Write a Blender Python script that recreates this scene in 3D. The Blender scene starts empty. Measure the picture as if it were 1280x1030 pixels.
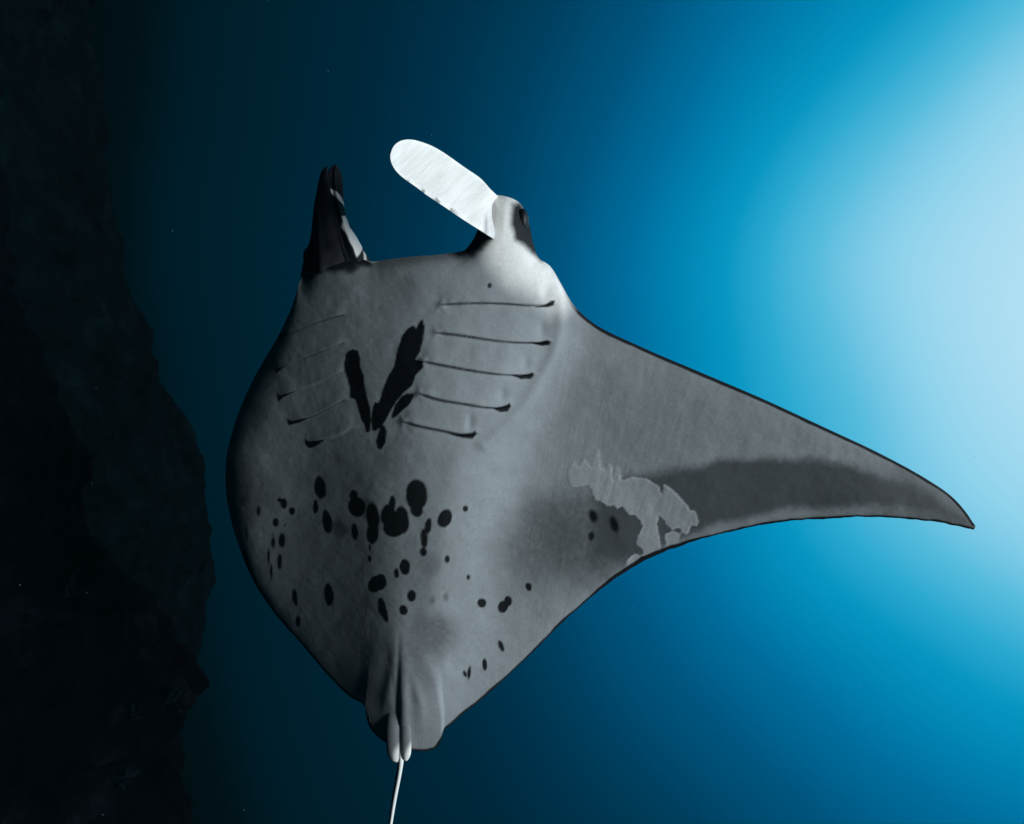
import bpy, math, random
import numpy as np
from mathutils import Matrix, Vector, noise as mnoise

random.seed(7)
rng = np.random.default_rng(7)
scene = bpy.context.scene
COL = scene.collection

# ------------------------------------------------------------------ camera
# The diver looks steeply up and holds the camera on its side: the zenith
# lies to the right of the frame, the reef slope below is to the left.
W, H, F = 1280.0, 1030.0, 914.0            # photograph size, focal length in its pixels
ZEN = np.array([0.655, 0.095, -0.75]); ZEN /= np.linalg.norm(ZEN)     # world up seen from the camera
look = np.array([0, 0, -1.0])
yw = look - look.dot(ZEN) * ZEN; yw /= np.linalg.norm(yw)
xw = np.cross(yw, ZEN)
R = np.array([xw, yw, ZEN])                # camera space -> world
C = np.array([0.0, 0.0, 4.0])

cam_data = bpy.data.cameras.new('camera')
cam = bpy.data.objects.new('camera', cam_data)
COL.objects.link(cam)
cam_data.sensor_fit = 'HORIZONTAL'
cam_data.sensor_width = 36.0
cam_data.lens = 36.0 * F / W
cam_data.clip_start = 0.02
cam_data.clip_end = 400.0
m = Matrix([list(R[0]), list(R[1]), list(R[2])]).to_4x4()
m.translation = Vector(C)
cam.matrix_world = m
scene.camera = cam

# ------------------------------------------------------------------ water light
world = bpy.data.worlds.new('World')
scene.world = world
world.use_nodes = True
nt = world.node_tree
for n in list(nt.nodes):
    nt.nodes.remove(n)
out = nt.nodes.new('ShaderNodeOutputWorld')
bg = nt.nodes.new('ShaderNodeBackground')
tc = nt.nodes.new('ShaderNodeTexCoord')
sep = nt.nodes.new('ShaderNodeSeparateXYZ')
ramp = nt.nodes.new('ShaderNodeValToRGB')
nt.links.new(tc.outputs['Generated'], sep.inputs[0])
nz = nt.nodes.new('ShaderNodeTexNoise')
nz.inputs['Scale'].default_value = 2.2
nz.inputs['Detail'].default_value = 1.0
nt.links.new(tc.outputs['Generated'], nz.inputs['Vector'])
ma = nt.nodes.new('ShaderNodeMath'); ma.operation = 'MULTIPLY_ADD'
nt.links.new(nz.outputs['Fac'], ma.inputs[0]); ma.inputs[1].default_value = 0.05; ma.inputs[2].default_value = -0.025
ad = nt.nodes.new('ShaderNodeMath'); ad.operation = 'ADD'; ad.use_clamp = True
nt.links.new(sep.outputs['Z'], ad.inputs[0]); nt.links.new(ma.outputs[0], ad.inputs[1])
nt.links.new(ad.outputs[0], ramp.inputs['Fac'])
nt.links.new(ramp.outputs['Color'], bg.inputs['Color'])
bg.inputs['Strength'].default_value = 1.0
nt.links.new(bg.outputs[0], out.inputs['Surface'])


def lin(c):
    c = np.asarray(c, float) / 255.0
    return np.where(c <= 0.04045, c / 12.92, ((c + 0.055) / 1.055) ** 2.4)


STOPS = [(0.0, (1, 3, 4)), (0.20, (1, 5, 7)), (0.30, (1, 8, 10)), (0.37, (1, 14, 18)), (0.42, (0, 26, 37)), (0.50, (0, 32, 46)), (0.60, (0, 39, 58)), (0.68, (0, 51, 77)),
         (0.735, (0, 63, 95)), (0.80, (0, 84, 126)), (0.85, (0, 108, 156)), (0.885, (0, 131, 179)), (0.912, (6, 150, 195)), (0.930, (42, 169, 209)),
         (0.948, (84, 187, 221)), (0.97, (142, 210, 236)), (0.992, (178, 224, 243))]
cr = ramp.color_ramp
cr.interpolation = 'LINEAR'
while len(cr.elements) < len(STOPS):
    cr.elements.new(0.5)
for e, (p, c) in zip(cr.elements, STOPS):
    e.position = p
    e.color = (*lin(c), 1)

# sun, low over the water, from the frame's right and a little from behind the camera
zc = np.array([0, 0, 1.0])
hz = zc - zc.dot(ZEN) * ZEN; hz /= np.linalg.norm(hz)
SUN_ZEN = math.radians(69)
S = math.cos(SUN_ZEN) * ZEN + math.sin(SUN_ZEN) * hz          # towards the sun, camera space
sun_d = bpy.data.lights.new('sun', 'SUN')
sun_d.energy = 4.4
sun_d.angle = math.radians(38.0)
sun_d.color = (0.84, 0.95, 1.0)
sun = bpy.data.objects.new('sun', sun_d)
COL.objects.link(sun)
sun.location = Vector(C) + Vector((0, 0, 6))
sun.rotation_euler = Vector(R @ S).to_track_quat('Z', 'Y').to_euler()

vs = scene.view_settings
vs.view_transform = 'Standard'
vs.look = 'None'
vs.exposure = 0.0
vs.gamma = 1.0
vs.use_curve_mapping = False
scene.render.engine = 'CYCLES'
scene.cycles.use_denoising = True
scene.cycles.max_bounces = 6
scene.cycles.volume_bounces = 0


# ------------------------------------------------------------------ helpers
def unp(px, py, d):
    """point at distance d in front of the diver, camera space"""
    px, py, d = np.broadcast_arrays(np.asarray(px, float), np.asarray(py, float), np.asarray(d, float))
    return np.stack([(px - W / 2) / F * d, (H / 2 - py) / F * d, -d], -1)


def to_world(P):
    return P @ R.T + C


def pchip(x, y, xi):
    x = np.asarray(x, float); y = np.asarray(y, float); xi = np.asarray(xi, float)
    h = np.diff(x); dl = np.diff(y) / h
    d = np.zeros_like(y)
    for k in range(1, len(x) - 1):
        if dl[k - 1] * dl[k] > 0:
            w1 = 2 * h[k] + h[k - 1]; w2 = h[k] + 2 * h[k - 1]
            d[k] = (w1 + w2) / (w1 / dl[k - 1] + w2 / dl[k])
    d[0] = dl[0]; d[-1] = dl[-1]
    k = np.clip(np.searchsorted(x, xi) - 1, 0, len(x) - 2)
    t = (xi - x[k]) / h[k]
    return (y[k] * (1 + 2 * t) * (1 - t) ** 2 + d[k] * h[k] * t * (1 - t) ** 2
            + y[k + 1] * t * t * (3 - 2 * t) + d[k + 1] * h[k] * t * t * (t - 1))


def catmull(pts, n):
    """smooth curve through points, n samples evenly spread"""
    P = np.asarray(pts, float)
    seg = np.linalg.norm(np.diff(P[:, :2], axis=0), axis=1)
    u = np.concatenate([[0], np.cumsum(np.sqrt(seg + 1e-6))])
    # cubic spline (natural) per coordinate
    nP = len(u); hh = np.diff(u)
    A = np.eye(nP); B = np.zeros_like(P)
    for i in range(1, nP - 1):
        A[i, i - 1] = hh[i - 1]; A[i, i] = 2 * (hh[i - 1] + hh[i]); A[i, i + 1] = hh[i]
        B[i] = 6 * ((P[i + 1] - P[i]) / hh[i] - (P[i] - P[i - 1]) / hh[i - 1])
    M = np.linalg.solve(A, B)

    def ev(ui):
        k = np.clip(np.searchsorted(u, ui) - 1, 0, nP - 2)
        a = ((u[k + 1] - ui) / hh[k])[:, None]; b = ((ui - u[k]) / hh[k])[:, None]; q = (hh[k] ** 2)[:, None]
        return a * P[k] + b * P[k + 1] + ((a ** 3 - a) * M[k] + (b ** 3 - b) * M[k + 1]) * q / 6
    fine = ev(np.linspace(0, u[-1], 600))
    L = np.concatenate([[0], np.cumsum(np.linalg.norm(np.diff(fine[:, :2], axis=0), axis=1))])
    ui = np.interp(np.linspace(0, L[-1], n), L, np.linspace(0, u[-1], 600))
    return ev(ui)


def seg_dist(X, Y, poly, closed=False):
    poly = np.asarray(poly, float)
    D = np.full(X.shape, 1e9)
    n = len(poly) - (0 if closed else 1)
    for i in range(n):
        a = poly[i]; b = poly[(i + 1) % len(poly)]
        ab = b - a
        t = np.clip(((X - a[0]) * ab[0] + (Y - a[1]) * ab[1]) / (ab.dot(ab) + 1e-9), 0, 1)
        D = np.minimum(D, np.hypot(X - a[0] - t * ab[0], Y - a[1] - t * ab[1]))
    return D


def sdf(X, Y, poly):
    """signed distance in photograph pixels, positive inside"""
    poly = np.asarray(poly, float)
    D = seg_dist(X, Y, poly, True)
    inside = np.zeros(X.shape, bool)
    n = len(poly)
    for i in range(n):
        x0, y0 = poly[i]; x1, y1 = poly[(i + 1) % n]
        c = (y0 > Y) != (y1 > Y)
        with np.errstate(divide='ignore', invalid='ignore'):
            inside ^= c & (X < (x1 - x0) * (Y - y0) / (y1 - y0 + 1e-12) + x0)
    return np.where(inside, D, -D)


def sm(a, b, x):
    t = np.clip((np.asarray(x) - a) / (b - a), 0, 1)
    return t * t * (3 - 2 * t)


def vnoise(X, Y, scale, seed=0):
    """cheap smooth value noise on pixel coordinates, 0..1"""
    g = np.random.default_rng(seed).random((96, 96))
    x = X / scale; y = Y / scale
    x0 = np.floor(x).astype(int); y0 = np.floor(y).astype(int)
    fx = x - x0; fy = y - y0
    fx = fx * fx * (3 - 2 * fx); fy = fy * fy * (3 - 2 * fy)
    a = g[x0 % 96, y0 % 96]; b = g[(x0 + 1) % 96, y0 % 96]; c = g[x0 % 96, (y0 + 1) % 96]; d = g[(x0 + 1) % 96, (y0 + 1) % 96]
    return (a * (1 - fx) + b * fx) * (1 - fy) + (c * (1 - fx) + d * fx) * fy


def fbm(X, Y, scale, seed=0, oct=4):
    r = 0; w = 0.5
    for k in range(oct):
        r = r + w * vnoise(X, Y, scale / 2 ** k, seed + k); w *= 0.5
    return r


class Mesh:
    """collects quads with per-vertex pigment and rest coordinates"""
    def __init__(self):
        self.V = []; self.Fc = []; self.col = []; self.rest = []; self.n = 0

    def add(self, V, faces, col, rest):
        col = col if col.shape[1] == 4 else np.concatenate([col, np.full((len(col), 1), 0.1)], 1)
        self.V.append(V); self.Fc.append(faces + self.n); self.col.append(col); self.rest.append(rest)
        self.n += len(V)

    def build(self, name, mat, parent=None, origin=None):
        V = to_world(np.concatenate(self.V)); Fc = np.concatenate(self.Fc)
        if origin is None:
            origin = np.zeros(3) if parent is not None else V.mean(0)
        V = V - origin
        me = bpy.data.meshes.new(name)
        me.vertices.add(len(V)); me.vertices.foreach_set('co', V.astype(np.float32).ravel())
        me.loops.add(Fc.size); me.loops.foreach_set('vertex_index', Fc.astype(np.int32).ravel())
        me.polygons.add(len(Fc))
        me.polygons.foreach_set('loop_start', np.arange(0, Fc.size, 4, dtype=np.int32))
        me.polygons.foreach_set('loop_total', np.full(len(Fc), 4, dtype=np.int32))
        me.polygons.foreach_set('use_smooth', np.ones(len(Fc), dtype=bool))
        me.update(calc_edges=True)
        me.validate()
        a = me.color_attributes.new('pigment', 'FLOAT_COLOR', 'POINT')
        c = np.concatenate(self.col)
        c = c if c.shape[1] == 4 else np.concatenate([c, np.zeros((len(c), 1))], 1)
        a.data.foreach_set('color', c.astype(np.float32).ravel())
        b = me.attributes.new('rest', 'FLOAT_VECTOR', 'POINT')
        b.data.foreach_set('vector', np.concatenate(self.rest).astype(np.float32).ravel())
        me.materials.append(mat)
        o = bpy.data.objects.new(name, me)
        COL.objects.link(o)
        o.location = Vector(origin)
        return o


def grid_faces(nu, nv, wrap_v=False, flip=False):
    i = np.arange(nu - 1)[:, None]; j = np.arange(nv if wrap_v else nv - 1)[None, :]
    j2 = (j + 1) % nv
    a = i * nv + j; b = (i + 1) * nv + j; c = (i + 1) * nv + j2; d = i * nv + j2
    f = np.stack([a, b, c, d], -1).reshape(-1, 4)
    return f[:, ::-1] if flip else f


# ------------------------------------------------------------------ materials
def node_mat(name):
    mt = bpy.data.materials.new(name); mt.use_nodes = True
    return mt, mt.node_tree, mt.node_tree.nodes['Principled BSDF']


def skin_material():
    mt, t, p = node_mat('manta_skin')
    at = t.nodes.new('ShaderNodeAttribute'); at.attribute_name = 'pigment'
    rs = t.nodes.new('ShaderNodeAttribute'); rs.attribute_name = 'rest'
    # fine grain of the denticles
    g = t.nodes.new('ShaderNodeTexNoise'); g.inputs['Scale'].default_value = 0.35
    g.inputs['Detail'].default_value = 4; g.inputs['Roughness'].default_value = 0.7
    mp = t.nodes.new('ShaderNodeMapping'); mp.inputs['Scale'].default_value = (0.8, 0.8, 1.0)
    t.links.new(rs.outputs['Vector'], mp.inputs['Vector'])
    t.links.new(mp.outputs[0], g.inputs['Vector'])
    mr = t.nodes.new('ShaderNodeMapRange')
    mr.inputs['From Min'].default_value = 0.25; mr.inputs['From Max'].default_value = 0.75
    mr.inputs['To Min'].default_value = 0.86; mr.inputs['To Max'].default_value = 1.10
    t.links.new(g.outputs['Fac'], mr.inputs['Value'])
    mx = t.nodes.new('ShaderNodeVectorMath'); mx.operation = 'SCALE'
    t.links.new(at.outputs['Color'], mx.inputs[0]); t.links.new(mr.outputs[0], mx.inputs['Scale'])
    t.links.new(mx.outputs[0], p.inputs['Base Color'])
    # chordwise fibres under the skin
    mp2 = t.nodes.new('ShaderNodeMapping'); mp2.inputs['Scale'].default_value = (0.16, 0.010, 1.0)
    t.links.new(rs.outputs['Vector'], mp2.inputs['Vector'])
    n2 = t.nodes.new('ShaderNodeTexNoise'); n2.inputs['Scale'].default_value = 1.0
    n2.inputs['Detail'].default_value = 3; n2.inputs['Roughness'].default_value = 0.55
    t.links.new(mp2.outputs[0], n2.inputs['Vector'])
    b1 = t.nodes.new('ShaderNodeBump'); b1.inputs['Strength'].default_value = 0.35; b1.inputs['Distance'].default_value = 0.0022
    t.links.new(n2.outputs['Fac'], b1.inputs['Height'])
    fm = t.nodes.new('ShaderNodeMath'); fm.operation = 'MULTIPLY'; fm.inputs[1].default_value = 0.26
    t.links.new(at.outputs['Alpha'], fm.inputs[0]); t.links.new(fm.outputs[0], b1.inputs['Strength'])
    b2 = t.nodes.new('ShaderNodeBump'); b2.inputs['Strength'].default_value = 0.3; b2.inputs['Distance'].default_value = 0.0022
    t.links.new(g.outputs['Fac'], b2.inputs['Height']); t.links.new(b1.outputs[0], b2.inputs['Normal'])
    t.links.new(b2.outputs[0], p.inputs['Normal'])
    p.inputs['Roughness'].default_value = 0.62
    p.inputs['Specular IOR Level'].default_value = 0.05
    return mt


SKIN = skin_material()

em, et, ep = node_mat('eye_gloss')
ep.inputs['Base Color'].default_value = (0.006, 0.006, 0.007, 1)
ep.inputs['Roughness'].default_value = 0.5
ep.inputs['Specular IOR Level'].default_value = 0.25

# ------------------------------------------------------------------ manta pigment
def c2(o, s, pts):
    return [(o[0] + x / s, o[1] + y / s) for x, y in pts]


A2 = (270, 360); A3 = (270, 560); A5 = (640, 480); K = 3.2
V_MARKS = [
    c2(A2, K, [(512, 300), (520, 260), (545, 243), (570, 250), (578, 280), (575, 310), (592, 350), (600, 420), (618, 480), (622, 530), (615, 575), (600, 580), (592, 545), (578, 520), (565, 470), (555, 445), (535, 440), (535, 400), (525, 360), (512, 325)]),
    c2(A2, K, [(825, 125), (835, 150), (830, 200), (815, 255), (798, 285), (830, 292), (832, 315), (800, 350), (785, 390), (750, 420), (720, 455), (700, 490), (680, 530), (662, 552), (640, 572), (625, 570), (620, 530), (625, 480), (635, 455), (650, 460), (665, 410), (690, 350), (710, 320), (725, 250), (745, 190), (770, 160), (790, 148), (800, 162), (810, 140)]),
    c2(A2, K, [(790, 420), (795, 430), (770, 470), (735, 500), (705, 525), (700, 510), (715, 470), (740, 435), (765, 420)]),
    c2(A2, K, [(655, 545), (675, 550), (682, 575), (678, 620), (660, 648), (645, 640), (640, 610), (650, 580)]),
]
SPOTS = [  # centre x, y, radius x, y, turn (deg), softness
    (415, 160, 24, 46, -8, 5), (397, 235, 11, 28, 0, 3), (445, 297, 19, 47, -10, 4), (492, 322, 28, 34, -25, 16),
    (270, 222, 14, 21, -10, 3), (254, 208, 9, 9, 0, 3), (303, 253, 11, 15, 0, 3), (170, 250, 8, 18, 0, 5), (238, 297, 12, 18, 0, 4),
    (228, 375, 7, 25, 0, 5), (263, 370, 14, 28, 0, 4), (255, 455, 9, 28, 0, 4), (211, 440, 4, 34, 0, 4), (222, 490, 5, 30, 0, 4),
    (275, 311, 4, 7, 0, 3), (122, 332, 4, 25, 0, 6), (550, 192, 16, 26, 0, 3), (565, 235, 36, 40, -20, 5), (600, 240, 24, 44, -10, 10),
    (628, 275, 28, 58, -6, 6), (628, 338, 25, 44, 5, 5), (555, 335, 14, 33, -8, 3), (616, 398, 5, 16, 0, 3), (616, 440, 7, 13, -10, 3),
    (690, 270, 31, 44, 0, 4), (706, 220, 13, 29, 0, 3), (746, 285, 27, 55, -8, 4), (712, 318, 42, 36, 0, 4), (803, 187, 43, 62, 0, 5),
    (803, 248, 25, 28, 0, 4), (915, 283, 27, 38, 25, 3), (848, 312, 14, 32, 8, 3), (832, 362, 15, 40, 0, 4), (829, 415, 14, 18, 0, 4),
    (998, 243, 11, 12, 0, 3), (925, 445, 9, 14, 0, 4), (755, 475, 21, 32, 0, 3), (722, 500, 11, 20, 0, 3), (637, 545, 27, 34, 15, 3),
    (658, 535, 24, 32, 0, 3), (782, 592, 18, 24, 0, 3), (750, 648, 17, 20, -20, 3), (664, 635, 17, 38, -8, 3), (676, 665, 13, 34, -14, 3),
    (452, 585, 19, 45, -6, 4), (316, 598, 11, 32, -6, 4), (328, 693, 9, 20, 0, 4), (1010, 518, 6, 9, 0, 4), (1064, 620, 18, 18, 0, 3),
    (1149, 635, 20, 26, 20, 3), (1168, 612, 16, 20, 0, 3), (1250, 556, 12, 17, -20, 3), (1140, 790, 9, 23, -20, 3), (1075, 866, 10, 25, 0, 3),
    (1012, 900, 6, 22, 8, 3), (996, 905, 6, 13, -20, 3), (920, 595, 9, 14, 0, 10), (865, 610, 9, 14, 0, 12),
]
SPOTS = [(270 + x / K, 560 + y / K, rx / K, ry / K, a, s / K) for x, y, rx, ry, a, s in SPOTS]
SPOTS += [(640 + x / K, 480 + y / K, rx / K, ry / K, a, s / K) for x, y, rx, ry, a, s in
          [(325, 528, 16, 26, -15, 9), (408, 560, 15, 33, -18, 9), (318, 608, 12, 18, 0, 8)]]
SPOTS += [(612, 357, 2.6, 3.0, 0, 1.2)]
PATCH = [
    c2(A5, K, [(225, 340), (245, 310), (268, 332), (288, 296), (318, 332), (334, 262), (352, 264), (355, 330), (375, 345), (385, 318), (400, 330), (405, 384), (415, 330), (428, 328), (440, 385), (480, 372), (520, 375), (560, 390), (590, 410), (600, 440), (607, 403), (640, 420), (680, 460), (710, 500), (735, 510), (745, 550), (740, 568), (718, 568), (700, 605), (680, 600), (670, 575), (640, 585), (620, 560), (590, 530), (580, 560), (590, 600), (595, 650), (590, 680), (560, 685), (545, 690), (515, 690), (522, 665), (500, 640), (505, 600), (518, 570), (510, 545), (490, 525), (470, 525), (450, 500), (440, 488), (420, 502), (405, 485), (380, 490), (350, 465), (330, 462), (320, 430), (300, 405), (260, 410), (240, 412), (225, 390)]),
    c2(A5, K, [(615, 600), (650, 588), (676, 600), (668, 640), (645, 655), (628, 672), (610, 672)]),
    c2(A5, K, [(455, 735), (462, 700), (490, 678), (525, 682), (505, 702), (478, 735)]),
]
BAND = [(742, 612), (770, 596), (800, 591), (850, 583), (900, 577), (960, 573), (1020, 574), (1070, 583), (1120, 598), (1170, 622), (1212, 657),
        (1160, 640), (1100, 634), (1040, 634), (970, 641), (900, 655), (850, 672), (810, 690), (780, 706), (742, 690)]
HOOKS = [  # black outer ends of the gill slits
    [(668, 384), (680, 381), (688, 376), (692, 376), (691, 382), (685, 384)],
    [(660, 428), (672, 428), (683, 425), (687, 427), (686, 431), (678, 432), (668, 430)],
    [(638, 468), (650, 469), (660, 467), (666, 465), (667, 470), (663, 474), (652, 474)],
    [(608, 508), (622, 509), (632, 506), (637, 503), (638, 508), (634, 514), (626, 515), (616, 511)],
    [(558, 540), (574, 542), (588, 541), (594, 538), (596, 543), (591, 549), (580, 548), (566, 544)],
    [(349, 424), (352, 418), (357, 416), (355, 421), (351, 426)],
    [(343, 457), (346, 461), (362, 455), (350, 463), (345, 468)],
    [(346, 490), (350, 494), (370, 489), (354, 497), (348, 502)],
    [(359, 523), (364, 526), (390, 521), (372, 529), (361, 532)],
    [(381, 548), (386, 552), (407, 549), (396, 557), (386, 561), (382, 556)],
]
GILLS_R = [
    [(552, 381), (600, 379), (640, 380.5), (672, 382), (691, 379)],
    [(545, 416), (580, 420), (620, 426), (655, 428.5), (687, 428)],
    [(529, 452), (560, 458), (600, 465), (640, 469), (667, 468)],
    [(524, 492), (550, 500), (580, 505), (615, 510), (638, 507)],
    [(504, 527), (530, 534), (560, 540), (580, 544), (597, 542)],
]
GILLS_L = [
    [(351, 421), (375, 413), (405, 401), (430, 394)],
    [(344, 463), (366, 455), (400, 441), (430, 429)],
    [(348, 496), (370, 489), (398, 479), (431, 464)],
    [(360, 529), (390, 521), (416, 508), (431, 500)],
    [(383, 556), (407, 549), (425, 543), (440, 536)],
]
LOBE_WHITE = [c2((360, 190), 6.06, p) for p in [
    [(275, 240), (300, 270), (350, 300), (385, 335), (405, 375), (410, 410), (385, 380), (345, 342), (315, 310), (288, 275)],
    [(365, 475), (400, 475), (425, 510), (440, 570), (500, 630), (550, 680), (556, 720), (515, 752), (485, 770), (465, 720), (425, 660), (395, 600), (370, 570)],
    [(555, 735), (582, 765), (576, 840), (545, 832), (552, 790)],
]]
MOUTH_HIGHLIGHT = c2((360, 190), 6.06, [(585, 795), (690, 828), (640, 842), (600, 822)])

WHITE = np.array([0.80, 0.77, 0.74]); BLACK = np.array([0.003, 0.003, 0.004]); DUSK = np.array([0.10, 0.105, 0.11])


def mixc(c, new, f):
    return c * (1 - f[..., None]) + new * f[..., None]


def belly_pigment(X, Y):
    base = np.array([0.272, 0.290, 0.302])
    n1 = fbm(X, Y, 90, 11); n2 = fbm(X, Y, 14, 31, 3)
    v = 0.90 + 0.28 * (n1 - 0.47) + 0.16 * (n2 - 0.44)
    c = base * v[..., None]
    # dusky cloud over the trailing part of the wings
    mott = 0.65 + 0.7 * (fbm(X, Y, 22, 5) - 0.45) + 0.5 * (fbm(X, Y, 5, 9, 2) - 0.38)

    def cloud(cx, cy, rx, ry, a, k):
        nonlocal c
        ca, sa = math.cos(math.radians(a)), math.sin(math.radians(a))
        u = ((X - cx) * ca + (Y - cy) * sa) / rx; w = (-(X - cx) * sa + (Y - cy) * ca) / ry
        f = k * (1 - sm(0.25, 1.0, np.hypot(u, w) + 0.35 * (fbm(X, Y, 40, 77) - 0.47)))
        c = mixc(c, DUSK, np.clip(f * np.clip(mott + 0.35, 0, 1.2), 0, 1))
    cloud(740, 672, 125, 95, -20, 0.97)
    cloud(665, 680, 75, 100, 30, 0.6)
    cloud(310, 615, 55, 60, 0, 0.75)
    cloud(365, 690, 60, 60, 20, 0.30)
    cloud(537, 705, 22, 22, 0, 0.55)
    cloud(545, 795, 45, 42, 30, 0.80)
    cloud(535, 830, 30, 60, 0, 0.45)
    cloud(480, 575, 55, 38, 0, 0.22)
    strk = fbm(X * 1.0 + 0.2 * Y, Y * 0.10, 5, 93, 3)
    c = c * (1 + 0.22 * (strk - 0.44) * sm(640, 760, X))[..., None]
    # dark trailing band of the wing
    sb = sdf(X, Y, BAND) + 14 * (fbm(X, Y, 30, 3) - 0.47) + 5 * (fbm(X, Y, 5, 4, 2) - 0.38)
    c = mixc(c, np.array([0.065, 0.07, 0.075]), 0.95 * sm(-9, 9, sb))
    c = mixc(c, np.array([0.15, 0.15, 0.155]), 0.6 * sm(1040, 1180, X))
    # pale torn-edged patch in the dusky cloud
    pn = 3.5 * (fbm(X, Y, 7, 21, 3) - 0.44) + 2.0 * (vnoise(X, Y, 2.2, 22) - 0.5)
    streak = fbm(X * 1.0 + 0.25 * Y, Y * 0.12, 4, 23, 3)
    for p in PATCH:
        f = sm(-0.6, 0.9, sdf(X, Y, p) + pn)
        rimf = np.exp(-((sdf(X, Y, p) + pn - 1.5) / 1.6) ** 2)
        c = mixc(c, np.array([0.285, 0.298, 0.307]) * (0.95 + 0.5 * (n1 - 0.47) + 0.45 * (streak - 0.44) + 0.15 * rimf)[..., None], f)
    # speckle of the lower belly
    sp = sm(0.62, 0.72, fbm(X, Y, 5, 55, 2) + 0.12) * (1 - sm(70, 190, np.hypot(X - 590, Y - 730)))
    c = mixc(c, np.array([0.2, 0.2, 0.2]), 0.45 * sp)
    # spots, V mark
    wob = 2.2 * (fbm(X, Y, 7, 61, 2) - 0.38)
    f = np.zeros(X.shape)
    for cx, cy, rx, ry, a, so in SPOTS:
        msk = (np.abs(X - cx) < rx + ry + 12) & (np.abs(Y - cy) < rx + ry + 12)
        x = X[msk] - cx; y = Y[msk] - cy
        ca, sa = math.cos(math.radians(a)), math.sin(math.radians(a))
        u = (x * ca + y * sa); w = (-x * sa + y * ca)
        r = np.hypot(u / rx, w / ry)
        d = (1 - r) * np.minimum(rx, ry) * 1.15 + wob[msk]
        k = 0.5 if so > 3.0 else 0.97
        f[msk] = np.maximum(f[msk], k * sm(-so, so * 0.8, d))
    for p in V_MARKS + HOOKS:
        f = np.maximum(f, 0.985 * sm(-0.9, 0.9, sdf(X, Y, p) + 0.8 * wob))
    # shade inside the slit openings, painted as thin dark lines
    for k, g in enumerate(GILLS_R + GILLS_L):
        D = seg_dist(X, Y, catmull(g, 24))
        f = np.maximum(f, (0.8 if k < 5 else 0.75) * (1 - sm(0.1, 1.7, D)) * sm(0.15, 0.6, vnoise(X, Y, 30, 90 + k) + (0.3 if k < 5 else 0.16)))
    c = mixc(c, BLACK, f)
    return c


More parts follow.
